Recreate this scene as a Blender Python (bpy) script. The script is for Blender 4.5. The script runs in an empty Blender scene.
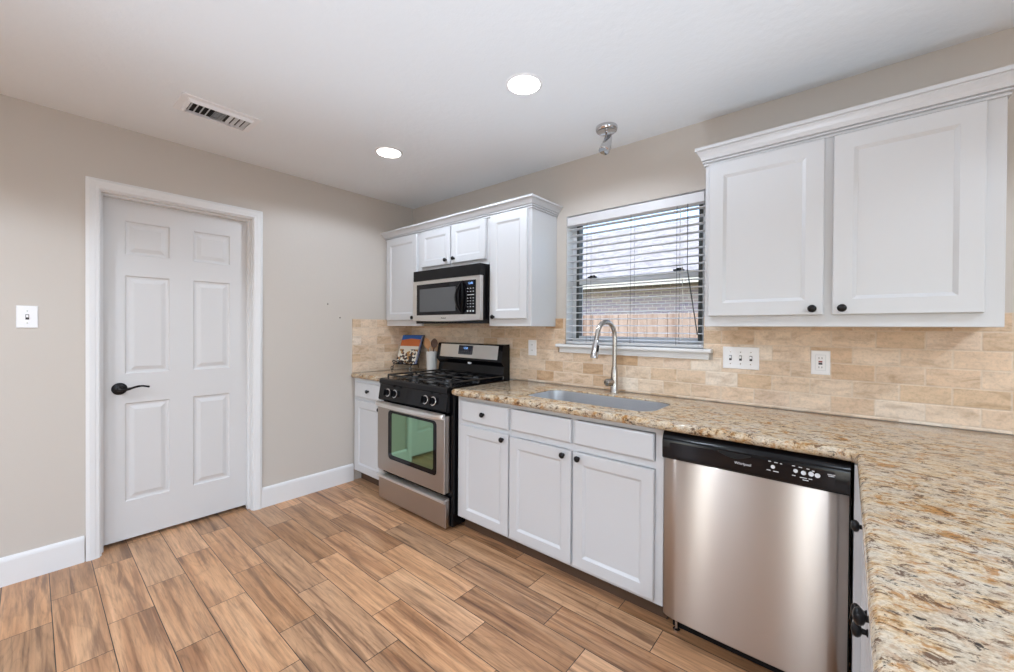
import bpy, bmesh, math, random
from mathutils import Vector, Matrix

C = bpy.context.scene.collection
S = bpy.context.scene
rnd = random.Random(7)

# ------------------------------------------------------------------ camera
YAW, PITCH, ROLL, FPX = 0.7020, -0.0071, 0.0065, 402.59
fwd = Vector((-math.sin(YAW)*math.cos(PITCH), math.cos(YAW)*math.cos(PITCH), math.sin(PITCH)))
rgt = Vector((math.cos(YAW), math.sin(YAW), 0)); upv = rgt.cross(fwd)
r2 = rgt*math.cos(ROLL) + upv*math.sin(ROLL)
u2 = -rgt*math.sin(ROLL) + upv*math.cos(ROLL)
cam = bpy.data.cameras.new('camera'); cam.sensor_width = 36; cam.sensor_fit = 'HORIZONTAL'
cam.lens = FPX*36/1014; cam.shift_y = -4.878/1014; cam.clip_start = 0.02
co = bpy.data.objects.new('camera', cam); C.objects.link(co); S.camera = co
m = Matrix((r2, u2, -fwd)).transposed().to_4x4(); m.translation = Vector((3.1764, -2.3589, 1.2897))
co.matrix_world = m

# ------------------------------------------------------------------ view, world, sun, daylight
S.view_settings.view_transform = 'Standard'; S.view_settings.look = 'None'
S.view_settings.gamma = 1; S.view_settings.use_curve_mapping = False
S.view_settings.exposure = 0.20
S.cycles.max_bounces = 10; S.cycles.diffuse_bounces = 6
ROOM_Y = -6.0; ROOM_X = 6.0; ZC = 2.42
w = bpy.data.worlds.new('sky'); S.world = w; w.use_nodes = True
nt = w.node_tree; bg = nt.nodes['Background']
sky = nt.nodes.new('ShaderNodeTexSky'); sky.sky_type = 'NISHITA'; sky.sun_disc = False
sky.sun_elevation = math.radians(48); sky.sun_rotation = math.radians(200); sky.air_density = 1.0
nt.links.new(sky.outputs[0], bg.inputs[0]); bg.inputs[1].default_value = 0.55
def light(name, kind, loc, energy, col=(1, 1, 1), look=None, **kw):
    l = bpy.data.lights.new(name, kind); l.energy = energy; l.color = col
    for k, v in kw.items(): setattr(l, k, v)
    o = bpy.data.objects.new(name, l); C.objects.link(o); o.location = loc
    if look is not None: o.rotation_euler = (Vector(look)-Vector(loc)).to_track_quat('-Z', 'Y').to_euler()
    return o
light('sun', 'SUN', (0, -4, 9), 3.6, (1, .96, .90), look=(1.6, 4, 0), angle=0.01)
# daylight entering by the glazed openings of the living side of the room
WINS = [(0.97, 1.32), (3.00, 3.40), (4.3, 5.4)]
for a, b in WINS:
    light('window_daylight', 'AREA', ((a+b)/2, ROOM_Y-0.05, 1.25), (20 if b-a < 1 else 8)*(b-a), (.78, .89, 1), look=((a+b)/2, 0, 1.4),
          shape='RECTANGLE', size=b-a-.1, size_y=1.9)
light('side_window_daylight', 'AREA', (ROOM_X+.05, -3.4, 1.3), 34, (.74, .87, 1), look=(0, -2.9, 1.0), shape='RECTANGLE', size=1.7, size_y=1.3)

# added unseen uplight that brightens the ceiling; no such lamp in the room
light('ceiling_fill_light', 'SPOT', (2.9, -2.12, .45), 104, (.72, .85, 1), look=(2.85, -2.02, 2.4), spot_size=math.radians(104), spot_blend=.5, shadow_soft_size=.15)

# ------------------------------------------------------------------ material helpers
def mat(name, col, rough=.5, metal=0., spec=.5, **kw):
    m_ = bpy.data.materials.new(name); m_.use_nodes = True
    b = m_.node_tree.nodes['Principled BSDF']
    b.inputs['Base Color'].default_value = (*col, 1); b.inputs['Roughness'].default_value = rough
    b.inputs['Metallic'].default_value = metal; b.inputs['Specular IOR Level'].default_value = spec
    for k, v in kw.items(): b.inputs[k.replace('_', ' ')].default_value = v
    return m_
class NG:
    """small wrapper to chain shader nodes"""
    def __init__(s, m_): s.t = m_.node_tree; s.b = s.t.nodes['Principled BSDF']
    def n(s, typ, **kw):
        x = s.t.nodes.new(typ)
        for k, v in kw.items(): setattr(x, k, v)
        return x
    def l(s, a, b): s.t.links.new(a, b)
    def put(s, sock, v):
        if isinstance(v, (int, float)): sock.default_value = v
        elif isinstance(v, tuple): sock.default_value = v
        else: s.l(v, sock)
    def math(s, op, a, b=0., c=None):
        x = s.n('ShaderNodeMath', operation=op)
        s.put(x.inputs[0], a); s.put(x.inputs[1], b)
        if c is not None: s.put(x.inputs[2], c)
        return x.outputs[0]
    def pos(s): return s.n('ShaderNodeNewGeometry').outputs['Position']
    def sep(s, v):
        x = s.n('ShaderNodeSeparateXYZ'); s.l(v, x.inputs[0]); return x.outputs
    def comb(s, a, b, c=0.):
        x = s.n('ShaderNodeCombineXYZ'); s.put(x.inputs[0], a); s.put(x.inputs[1], b); s.put(x.inputs[2], c); return x.outputs[0]
    def noise(s, v, scale, detail=4., rough=.5, dist=0., lac=2.):
        x = s.n('ShaderNodeTexNoise'); s.l(v, x.inputs['Vector'])
        x.inputs['Scale'].default_value = scale; x.inputs['Detail'].default_value = detail
        x.inputs['Roughness'].default_value = rough; x.inputs['Distortion'].default_value = dist
        return x.outputs[0]
    def white(s, v):
        x = s.n('ShaderNodeTexWhiteNoise', noise_dimensions='3D'); s.l(v, x.inputs[0]); return x.outputs
    def ramp(s, f, stops, interp='LINEAR'):
        x = s.n('ShaderNodeValToRGB'); x.color_ramp.interpolation = interp
        e = x.color_ramp.elements
        while len(e) < len(stops): e.new(.5)
        for i, (p, c) in enumerate(stops):
            e[i].position = p; e[i].color = (*c, 1) if len(c) == 3 else c
        s.l(f, x.inputs[0]); return x.outputs[0]
    def mix(s, f, a, b, blend='MIX'):
        x = s.n('ShaderNodeMix', data_type='RGBA', blend_type=blend)
        s.put(x.inputs[0], f); s.put(x.inputs[6], a); s.put(x.inputs[7], b); return x.outputs[2]
    def mapping(s, v, scale=(1, 1, 1), rot=(0, 0, 0)):
        x = s.n('ShaderNodeMapping'); s.l(v, x.inputs[0]); x.inputs['Scale'].default_value = scale; x.inputs['Rotation'].default_value = rot
        return x.outputs[0]
    def bump(s, h, strength=.3, dist=.002):
        x = s.n('ShaderNodeBump'); s.l(h, x.inputs['Height']); x.inputs['Strength'].default_value = strength
        x.inputs['Distance'].default_value = dist; s.l(x.outputs[0], s.b.inputs['Normal'])
    def color(s, c): s.l(c, s.b.inputs['Base Color'])
    def rough(s, c): s.l(c, s.b.inputs['Roughness'])
def G(v): return (v, v, v)

WALLC = (.57, .525, .475)
M = {}
M['wall'] = mat('wall_paint', WALLC, .55, spec=.3)
g = NG(M['wall']); g.bump(g.noise(g.pos(), 55, 3), .12, .003)
M['ceil'] = mat('ceiling_paint', (.82, .855, .88), .8, spec=.2)
g = NG(M['ceil']); g.bump(g.noise(g.pos(), 28, 3, .6), .28, .006)
M['trim'] = mat('trim_paint', (.76, .76, .76), .35)
M['door'] = mat('door_paint', (.64, .63, .625), .42)
M['cab'] = mat('cabinet_paint', (.605, .612, .625), .33)
M['toe'] = mat('toe_kick_shade', (.085, .048, .028), .5)  # dark brown paints in the shadow that the cabinets cast on their toe kicks
M['sash'] = mat('dark_sash', (.06, .065, .06), .5)
M['tan_board'] = mat('cabinet_underside', (.62, .5, .36), .6)
M['bronze'] = mat('dark_bronze', (.012, .011, .012), .28, .6)
M['black'] = mat('black_enamel', (.004, .004, .005), .14, spec=.25)
M['blackmat'] = mat('black_plastic', (.006, .006, .007), .4, spec=.25)
M['iron'] = mat('cast_iron', (.008, .008, .009), .24, spec=.6)
M['void'] = mat('dark_gap', (.004, .004, .004), .8)
M['white'] = mat('white_plastic', (.84, .84, .85), .3)
M['ink'] = mat('dark_ink', (.03, .03, .035), .5)
M['print'] = mat('white_print', (.75, .76, .78), .5)
M['red'] = mat('red_button', (.25, .03, .02), .4)
M['chrome'] = mat('chrome', (.62, .62, .63), .12, 1.)
M['nickel'] = mat('brushed_nickel', (.46, .43, .40), .26, 1.)
M['glassblk'] = mat('black_glass', (.004, .004, .006), .05, spec=.28)
M['mwglass'] = mat('microwave_window', (.09, .095, .10), .12)
M['blind'] = mat('blind_vinyl', (.70, .70, .71), .4)
M['vinyl'] = mat('window_vinyl', (.70, .72, .74), .4)
M['cord'] = mat('cord', (.7, .69, .66), .7)
M['wand'] = mat('tilt_wand', (.05, .05, .05), .4)
M['ceramic'] = mat('white_ceramic', (.82, .81, .79), .2)
M['wood1'] = mat('pale_spoon_wood', (.50, .24, .09), .5)
M['wood2'] = mat('dark_spoon_wood', (.10, .04, .02), .45)
M['page'] = mat('paper', (.75, .72, .66), .7)
M['blue'] = mat('book_blue', (.03, .13, .45), .35)
M['orange'] = mat('book_orange', (.62, .17, .05), .4)
M['display'] = mat('display_glass', (.01, .015, .03), .08)
M['digit'] = mat('display_digits', (.1, .2, .5), .5, Emission_Color=(.25, .5, 1, 1), Emission_Strength=1.2)
M['lens'] = mat('lamp_lens', (.9, .9, .9), .5, Emission_Color=(1, .97, .92, 1), Emission_Strength=14)
# brushed stainless
def steel(name, col, rough, vertical=False):
    m_ = mat(name, col, rough, 1.); g = NG(m_)
    g.b.inputs['Anisotropic'].default_value = .96
    g.l(g.comb(0., 0., 1.), g.b.inputs['Tangent'])
    return m_
M['steel'] = steel('stainless_steel', (.49, .44, .40), .30)
M['steelb'] = steel('bright_stainless', (.86, .85, .83), .36)
M['sink'] = mat('sink_steel', (.66, .67, .69), .38, 1.)
# oven glass : green tinted mirror glass
M['ovenglass'] = mat('oven_glass', (.27, .44, .29), .05, 1.)
# floor : wood look porcelain planks laid in thirds
M['floor'] = mat('plank_tile', (.4, .25, .15), .33); g = NG(M['floor'])
p = g.sep(g.pos())
yy = g.math('DIVIDE', g.math('ADD', p[1], 2.30), .1535)
row = g.math('FLOOR', yy); fy = g.math('FRACT', yy)
xx = g.math('DIVIDE', g.math('ADD', g.math('SUBTRACT', p[0], .345), g.math('MULTIPLY', row, .2037)), .611)
col = g.math('FLOOR', xx); fx = g.math('FRACT', xx)
ey = g.math('MULTIPLY', g.math('MINIMUM', fy, g.math('SUBTRACT', 1., fy)), .1535)
ex = g.math('MULTIPLY', g.math('MINIMUM', fx, g.math('SUBTRACT', 1., fx)), .611)
grout = g.math('LESS_THAN', g.math('MINIMUM', ex, ey), .0016)
wn = g.white(g.comb(row, col, 3.)); rc = g.sep(wn[1])
off = g.math('MULTIPLY', wn[0], 40.)
v = g.comb(g.math('ADD', p[0], off), g.math('ADD', p[1], off), off)
fig = g.noise(g.mapping(v, (1.1, 15, 1)), 1., 3, .5, .5)
streak = g.noise(g.mapping(v, (1.6, 48, 1)), 1., 3, .55, .3)
rings = g.math('FRACT', g.math('MULTIPLY', g.noise(g.mapping(v, (1.1, 7.5, 1)), 1., 2, .45, .5), 11.))
rings = g.ramp(rings, [(.0, G(.55)), (.12, G(.9)), (.55, G(1.05)), (.9, G(.95)), (1., G(.55))])
grain = g.noise(g.mapping(v, (6, 95, 1)), 1., 5, .68, .5)
knots = g.noise(g.mapping(v, (1.3, 24, 1)), 1., 4, .55, .5)
base = g.ramp(fig, [(.25, (.125, .070, .045)), (.38, (.27, .155, .095)), (.50, (.43, .275, .175)), (.70, (.54, .385, .27))])
base = g.mix(g.math('MULTIPLY', rc[0], .5), base, (.42, .255, .14, 1))
base = g.mix(g.math('MULTIPLY', rc[1], .55), base, (.47, .36, .275, 1))
base = g.mix(.34, base, rings, 'MULTIPLY')
base = g.mix(.55, base, g.ramp(streak, [(.28, (.42, .38, .36)), (.41, (.92, .91, .90)), (.58, (1.1, 1.1, 1.1))]), 'MULTIPLY')
base = g.mix(.7, base, g.ramp(grain, [(.3, G(.45)), (.5, G(.98)), (.72, G(1.25))]), 'MULTIPLY')
dk = g.ramp(knots, [(.56, G(0)), (.66, G(1))])
base = g.mix(g.math('MULTIPLY', dk, .62), base, (.105, .062, .046, 1))
vr = g.math('MULTIPLY_ADD', rc[2], .45, .82)
base = g.mix(1., base, g.comb(g.math('MULTIPLY', vr, 1.16), g.math('MULTIPLY', vr, .95), g.math('MULTIPLY', vr, .745)), 'MULTIPLY')
g.color(g.mix(grout, base, (.035, .026, .02, 1)))
g.rough(g.math('MULTIPLY_ADD', grain, .15, .27))
g.bump(g.math('SUBTRACT', g.math('MULTIPLY', grain, .15), grout), .35, .0015)
# travertine brick backsplash (the side wall's run is on y, the back wall's on x)
def travertine(name, axis, x0):
    m_ = mat(name, (.6, .5, .4), .5); g = NG(m_)
    p = g.sep(g.pos())
    yy = g.math('DIVIDE', g.math('SUBTRACT', p[2], .92), .0735)
    row = g.math('FLOOR', yy); fy = g.math('FRACT', yy)
    par = g.math('MODULO', g.math('ADD', row, 8.), 2.)
    xx = g.math('ADD', g.math('DIVIDE', g.math('SUBTRACT', p[axis], x0), .150), g.math('MULTIPLY', par, .5))
    col = g.math('FLOOR', xx); fx = g.math('FRACT', xx)
    ey = g.math('MULTIPLY', g.math('MINIMUM', fy, g.math('SUBTRACT', 1., fy)), .0735)
    ex = g.math('MULTIPLY', g.math('MINIMUM', fx, g.math('SUBTRACT', 1., fx)), .150)
    wob = g.math('MULTIPLY', g.noise(g.pos(), 60, 2), .0022)
    e = g.math('SUBTRACT', g.math('MINIMUM', ex, ey), wob)
    grout = g.ramp(e, [(.0002, G(1)), (.0014, G(0))])
    wn = g.white(g.comb(row, col, 1.)); rc = g.sep(wn[1]); off = g.math('MULTIPLY', wn[0], 30.)
    q = g.comb(g.math('ADD', p[0], off), g.math('ADD', p[1], off), g.math('ADD', p[2], off))
    n1 = g.noise(g.mapping(q, (9, 9, 24)), 1., 5, .6, .8)
    n2 = g.noise(q, 90, 4, .7)
    a = g.ramp(wn[0], [(.0, (.60, .43, .28)), (.15, (.76, .62, .48)), (.32, (.69, .52, .37)), (.42, (.54, .35, .20)), (.5, (.75, .61, .47)), (.66, (.74, .59, .46)), (.8, (.64, .47, .31)), (.9, (.78, .68, .57))])
    b = g.mix(.7, a, g.ramp(n1, [(.28, (.58, .46, .34)), (.5, (.97, .95, .93)), (.72, (1.18, 1.14, 1.1))]), 'MULTIPLY')
    b = g.mix(.45, b, g.ramp(n2, [(.35, G(.72)), (.5, G(1)), (.66, G(1.14))]), 'MULTIPLY')
    b = g.mix(g.math('MULTIPLY', g.ramp(n2, [(.62, G(0)), (.68, G(1))]), .4), b, (.38, .26, .17, 1))
    g.color(g.mix(g.math('MULTIPLY', grout, .5), b, (.70, .60, .49, 1)))
    g.bump(g.math('SUBTRACT', g.math('MULTIPLY', n2, .3), grout), .45, .002)
    return m_
M['tile'] = travertine('travertine_tile', 0, 2.82); M['tileside'] = travertine('travertine_tile_side', 1, -.617)
# granite
M['granite'] = mat('granite', (.6, .5, .4), .10); g = NG(M['granite'])
v = g.mapping(g.pos(), (1, 1.5, 1.3), (0, 0, math.radians(-22)))
n0 = g.noise(v, 10, 5, .6, .5); n1 = g.noise(v, 27, 7, .76, .6); n2 = g.noise(v, 44, 6, .78, .5); n3 = g.noise(v, 130, 4, .78); n4 = g.noise(v, 17, 7, .74, .7); n5 = g.noise(g.mapping(v, (1, 1, 1), (.5, .3, 1)), 32, 7, .78, .6)
c = g.ramp(n1, [(.33, (.25, .14, .065)), (.405, (.50, .35, .195)), (.465, (.68, .56, .40)), (.54, (.74, .67, .56)), (.70, (.66, .64, .60))])
c = g.mix(g.math('MULTIPLY', g.ramp(n4, [(.53, G(0)), (.585, G(1))]), .8), c, (.45, .215, .05, 1))
c = g.mix(g.math('MULTIPLY', g.ramp(n0, [(.49, G(0)), (.57, G(1))]), .55), c, (.62, .61, .58, 1))
c = g.mix(g.math('MULTIPLY', g.ramp(n5, [(.54, G(0)), (.585, G(1))]), .88), c, (.12, .062, .036, 1))
dk = g.math('MULTIPLY', g.ramp(n2, [(.375, G(1)), (.425, G(0))]), g.ramp(n0, [(.34, G(0)), (.44, G(1))]))
c = g.mix(g.math('MULTIPLY', dk, .95), c, (.014, .012, .014, 1))
c = g.mix(.6, c, g.ramp(n3, [(.32, G(.42)), (.5, G(1)), (.68, G(1.4))]), 'MULTIPLY')
g.color(g.mix(1., c, (.76, .68, .58, 1), 'MULTIPLY')); g.b.inputs['Specular IOR Level'].default_value = .25
# outdoors
M['shingle'] = mat('shingle', (.55, .53, .52), .9); g = NG(M['shingle'])
n_ = g.noise(g.mapping(g.pos(), (5, 5, 14)), 1., 4, .7); g.color(g.ramp(n_, [(.35, (.20, .185, .185)), (.6, (.36, .345, .34))]))
M['brick'] = mat('brick', (.4, .25, .2), .9); g = NG(M['brick'])
bt = g.n('ShaderNodeTexBrick'); bt.inputs['Scale'].default_value = 1; bt.inputs['Brick Width'].default_value = .2; bt.inputs['Row Height'].default_value = .075
bt.inputs['Mortar Size'].default_value = .008; bt.inputs['Color1'].default_value = (.30, .25, .30, 1); bt.inputs['Color2'].default_value = (.42, .33, .30, 1); bt.inputs['Mortar'].default_value = (.6, .55, .5, 1)
q = g.sep(g.pos()); g.l(g.comb(q[0], q[2]), bt.inputs['Vector']); g.color(bt.outputs[0])
M['fence'] = mat('fence_board', (.5, .35, .27), .9); g = NG(M['fence'])
n_ = g.noise(g.mapping(g.pos(), (14, 14, 1.2)), 1., 4, .6); g.color(g.ramp(n_, [(.3, (.20, .125, .09)), (.55, (.36, .265, .205)), (.8, (.42, .34, .28))]))
M['fascia'] = mat('fascia_board', (.50, .50, .44), .8)
M['lawn'] = mat('lawn', (.12, .16, .06), .95)
def glassmat(name):
    m_ = bpy.data.materials.new(name); m_.use_nodes = True; t = m_.node_tree; t.nodes.clear()
    o = t.nodes.new('ShaderNodeOutputMaterial'); a = t.nodes.new('ShaderNodeBsdfTransparent'); b = t.nodes.new('ShaderNodeBsdfGlossy')
    b.inputs['Roughness'].default_value = .02; x = t.nodes.new('ShaderNodeMixShader'); x.inputs[0].default_value = .06
    t.links.new(a.outputs[0], x.inputs[1]); t.links.new(b.outputs[0], x.inputs[2]); t.links.new(x.outputs[0], o.inputs[0]); return m_
M['glass'] = glassmat('window_glass')
# cover photograph of the cookbook : beans in cream and dark brown
M['cover'] = mat('cover_photo', (.7, .65, .55), .3); g = NG(M['cover'])
vo = g.n('ShaderNodeTexVoronoi'); vo.inputs['Scale'].default_value = 48; tc = g.n('ShaderNodeTexCoord'); g.l(tc.outputs['Object'], vo.inputs['Vector'])
g.color(g.ramp(g.sep(vo.outputs['Color'])[0], [(.0, (.02, .012, .015)), (.32, (.10, .04, .03)), (.40, (.74, .70, .60)), (.72, (.80, .76, .66)), (.80, (.40, .22, .08))], 'CONSTANT'))

# ------------------------------------------------------------------ mesh helpers
ORG = {}
def obj(name, bm, material, parent=None, smooth=False, recalc=True):
    if recalc: bmesh.ops.recalc_face_normals(bm, faces=bm.faces)
    o_ = ORG.get(parent, Vector((0, 0, 0)))
    if parent is not None and o_.length: bmesh.ops.translate(bm, verts=bm.verts, vec=-o_)
    me = bpy.data.meshes.new(name); bm.to_mesh(me); bm.free()
    for x in (material if isinstance(material, (list, tuple)) else [material]): me.materials.append(M[x])
    if smooth:
        for p_ in me.polygons: p_.use_smooth = True
        me.set_sharp_from_angle(angle=math.radians(38))
    o = bpy.data.objects.new(name, me); C.objects.link(o)
    if parent is not None: o.parent = parent; ORG[o] = o_
    return o
def tag(o, label, cat, group=None):
    o['label'] = label; o['category'] = cat
    if group: o['group'] = group
    return o
def thing(name, label, cat, loc=(0, 0, 0), group=None, rot=None):
    o = bpy.data.objects.new(name, None); C.objects.link(o); o.location = loc; o.empty_display_size = .05
    if rot is not None: o.rotation_euler = rot; ORG[o] = Vector((0, 0, 0))
    else: ORG[o] = Vector(loc)
    return tag(o, label, cat, group)
def struct(o): o['kind'] = 'structure'; return o
def B(): return bmesh.new()
def box(bm, x0, x1, y0, y1, z0, z1, bev=0., seg=2, mi=0):
    t = bmesh.new()
    bmesh.ops.create_cube(t, size=1, matrix=Matrix.Translation(((x0+x1)/2, (y0+y1)/2, (z0+z1)/2)) @ Matrix.Diagonal((abs(x1-x0), abs(y1-y0), abs(z1-z0), 1)))
    if bev: bmesh.ops.bevel(t, geom=list(t.edges), offset=bev, segments=seg, affect='EDGES', profile=.5)
    merge(bm, t, mi); return bm
def merge(bm, t, mi=0, mtx=None):
    if mtx is not None: bmesh.ops.transform(t, matrix=mtx, verts=t.verts)
    mp = {v_: bm.verts.new(v_.co) for v_ in t.verts}
    for f in t.faces:
        try:
            nf = bm.faces.new([mp[v_] for v_ in f.verts]); nf.material_index = mi or f.material_index; nf.smooth = f.smooth
        except ValueError: pass
    t.free()
def ring_loft(bm, rings, cap0=True, cap1=True, mi=0):
    R = [[bm.verts.new(c_) for c_ in r] for r in rings]
    n = len(R[0])
    for a, b in zip(R, R[1:]):
        for i in range(n):
            f = bm.faces.new((a[i], a[(i+1) % n], b[(i+1) % n], b[i])); f.material_index = mi
    if cap0: bm.faces.new(R[0][::-1]).material_index = mi
    if cap1: bm.faces.new(R[-1]).material_index = mi
    return R
def lathe(bm, prof, mtx=Matrix(), n=24, mi=0):
    """prof : (radius, height) about local z"""
    rings = [[mtx @ Vector((max(r, 1e-4)*math.cos(2*math.pi*i/n), max(r, 1e-4)*math.sin(2*math.pi*i/n), h)) for i in range(n)] for r, h in prof]
    ring_loft(bm, rings, mi=mi)
def tube(bm, pts, r, n=10, mi=0):
    pts = [Vector(p_) for p_ in pts]; rr = r if isinstance(r, (list, tuple)) else [r]*len(pts)
    t0 = (pts[1]-pts[0]).normalized(); a = t0.orthogonal().normalized(); rings = []
    for i, p_ in enumerate(pts):
        t = (pts[min(i+1, len(pts)-1)]-pts[max(i-1, 0)]).normalized()
        a = (a-t*a.dot(t)).normalized(); b = t.cross(a)
        rings.append([p_+(a*math.cos(2*math.pi*k/n)+b*math.sin(2*math.pi*k/n))*rr[i] for k in range(n)])
    ring_loft(bm, rings, mi=mi)
def smooth_path(pts, sub=6):
    P = [Vector(p_) for p_ in pts]; out = []
    for i in range(len(P)-1):
        p0, p1, p2, p3 = P[max(i-1, 0)], P[i], P[i+1], P[min(i+2, len(P)-1)]
        for k in range(sub):
            t = k/sub
            out.append(.5*((2*p1)+(-p0+p2)*t+(2*p0-5*p1+4*p2-p3)*t*t+(-p0+3*p1-3*p2+p3)*t**3))
    out.append(P[-1]); return out
def south(y0): return lambda u, v_, w_: Vector((u, y0-w_, v_))
def east(x0): return lambda u, v_, w_: Vector((x0+w_, u, v_))
def west(x0): return lambda u, v_, w_: Vector((x0-w_, u, v_))
def down(z0): return lambda u, v_, w_: Vector((u, v_, z0-w_))
def panel(bm, F, u0, u1, v0, v1, prof, back=True, mi=0):
    rings = [[F(u0+i, v0+i, w_), F(u1-i, v0+i, w_), F(u1-i, v1-i, w_), F(u0+i, v1-i, w_)] for i, w_ in prof]
    ring_loft(bm, rings, cap0=back, cap1=True, mi=mi)
def prism(bm, poly, F, w0, w1, mi=0):
    ring_loft(bm, [[F(u, v_, w0) for u, v_ in poly], [F(u, v_, w1) for u, v_ in poly]], mi=mi)
def rrect(x0, x1, y0, y1, r, n=6):
    out = []
    for cx, cy, a0 in ((x1-r, y1-r, 0), (x0+r, y1-r, 90), (x0+r, y0+r, 180), (x1-r, y0+r, 270)):
        for k in range(n+1):
            a = math.radians(a0+90*k/n); out.append((cx+r*math.cos(a), cy+r*math.sin(a)))
    return out
def offset_poly(poly, d):
    """inset a counter-clockwise polygon by d"""
    n = len(poly); out = []
    for i in range(n):
        p0, p1, p2 = Vector(poly[i-1]), Vector(poly[i]), Vector(poly[(i+1) % n])
        a = (p1-p0).normalized(); b = (p2-p1).normalized()
        na = Vector((-a.y, a.x)); nb = Vector((-b.y, b.x)); k = (na+nb)
        k = k/max(k.dot(na), .2) if k.length > 1e-6 else na
        out.append(tuple(p1+k*d))
    return out
def text_mesh(bm, s, F, u, v_, size, w_=.0006, mi=0, align='CENTER'):
    cu = bpy.data.curves.new('lettering', 'FONT'); cu.body = s; cu.size = size; cu.align_x = align; cu.align_y = 'CENTER'; cu.extrude = .0003; cu.resolution_u = 3
    o = bpy.data.objects.new('lettering', cu); C.objects.link(o)
    dg = bpy.context.evaluated_depsgraph_get(); me = bpy.data.meshes.new_from_object(o.evaluated_get(dg))
    bpy.data.objects.remove(o); bpy.data.curves.remove(cu)
    t = bmesh.new(); t.from_mesh(me); bpy.data.meshes.remove(me)
    for x in t.verts: x.co = F(u+x.co.x, v_+x.co.y, w_+x.co.z)
    merge(bm, t, mi)
def dup(root, loc, label=None):
    r = root.copy(); C.objects.link(r); r.location = loc
    if label: r['label'] = label
    for ch in list(root.children):
        c_ = ch.copy(); C.objects.link(c_); c_.parent = r
        for g_ in list(ch.children):
            d_ = g_.copy(); C.objects.link(d_); d_.parent = c_
    return r
def frame_from(d):
    return Vector(d).to_track_quat('Z', 'Y').to_matrix().to_4x4()

# ================================================================== SETTING
bm = B(); box(bm, -.3, ROOM_X+.12, ROOM_Y-.12, .0, -.12, 0); struct(obj('floor', bm, 'floor'))
bm = B(); box(bm, -.3, ROOM_X+.5, ROOM_Y-.5, .14, ZC, ZC+.15); struct(obj('ceiling', bm, 'ceil'))
JL, JR, DT = -2.12, -1.345, 2.055      # rough opening of the door
bm = B()
box(bm, -.14, 0, ROOM_Y-.12, JL, 0, ZC); box(bm, -.14, 0, JR, .14, 0, ZC); box(bm, -.14, 0, JL, JR, DT, ZC); box(bm, -.17, -.1405, JL-.1, JR+.1, 0, ZC)  # last box: added unseen plate that blocks daylight behind the door
struct(obj('wall_left', bm, 'wall'))
WX0, WX1, WZ0, WZ1 = 1.71, 2.582, 1.165, 2.05
bm = B()
box(bm, 0, WX0, 0, .14, -.1, ZC); box(bm, WX1, ROOM_X, 0, .14, -.1, ZC); box(bm, WX0, WX1, 0, .14, -.1, WZ0); box(bm, WX0, WX1, 0, .14, WZ1, ZC)
struct(obj('wall_back', bm, 'wall'))
bm = B(); SW = (-4.4, -2.5)
box(bm, ROOM_X, ROOM_X+.12, ROOM_Y, SW[0], 0, ZC); box(bm, ROOM_X, ROOM_X+.12, SW[1], .14, 0, ZC); box(bm, ROOM_X, ROOM_X+.12, SW[0], SW[1], 0, .6); box(bm, ROOM_X, ROOM_X+.12, SW[0], SW[1], 2.05, ZC)
struct(obj('wall_right', bm, 'wall'))
bm = B(); xs = [0]+[q for ab in WINS for q in ab]+[ROOM_X]
for i in range(0, len(xs), 2): box(bm, xs[i], xs[i+1], ROOM_Y-.12, ROOM_Y, 0, ZC)
for a, b in WINS: box(bm, a, b, ROOM_Y-.12, ROOM_Y, 0, .15); box(bm, a, b, ROOM_Y-.12, ROOM_Y, 2.15, ZC)
struct(obj('wall_front', bm, 'wall'))
# baseboards either side of the door
def baseboard(y0, y1):
    bm = B(); prism(bm, [(0, 0), (.014, 0), (.014, .122), (.011, .134), (.006, .140), (0, .142)], lambda u, v_, w_: Vector((u, w_, v_)), y0, y1)
    return struct(obj('baseboard_left', bm, 'trim'))
baseboard(ROOM_Y, -2.172); baseboard(-1.300, -.606)
# door casing with jambs and stops
bm = B()
jl, jr, jt = -2.105, -1.362, 2.040
box(bm, -.139, -.001, JL+.001, jl, 0, jt); box(bm, -.139, -.001, jr, JR-.001, 0, jt); box(bm, -.139, -.001, JL+.001, JR-.001, jt, DT-.001)
box(bm, -.078, -.045, jl, jl+.011, 0, jt-.011); box(bm, -.078, -.045, jr-.011, jr, 0, jt-.011); box(bm, -.078, -.045, jl, jr, jt-.011, jt)
cprof = [(0, 0), (0, .010), (.006, .014), (.016, .0145), (.022, .017), (.042, .019), (.050, .015), (.056, .013), (.056, 0)]
def casing(path):
    """mitred casing around three sides : path corners are inner edge, profile runs outward"""
    rings = []
    for (y, z, sy, sz) in path: rings.append([Vector((h+.0005, y+sy*u, z+sz*u)) for u, h in cprof])
    ring_loft(bm, rings)
ci, co_, ct = jl-.006, jr+.006, jt+.006
casing([(ci, 0, -1, 0), (ci, ct, -1, 1), (co_, ct, 1, 1), (co_, 0, 1, 0)])
struct(obj('trim_1', bm, 'trim'))
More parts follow.
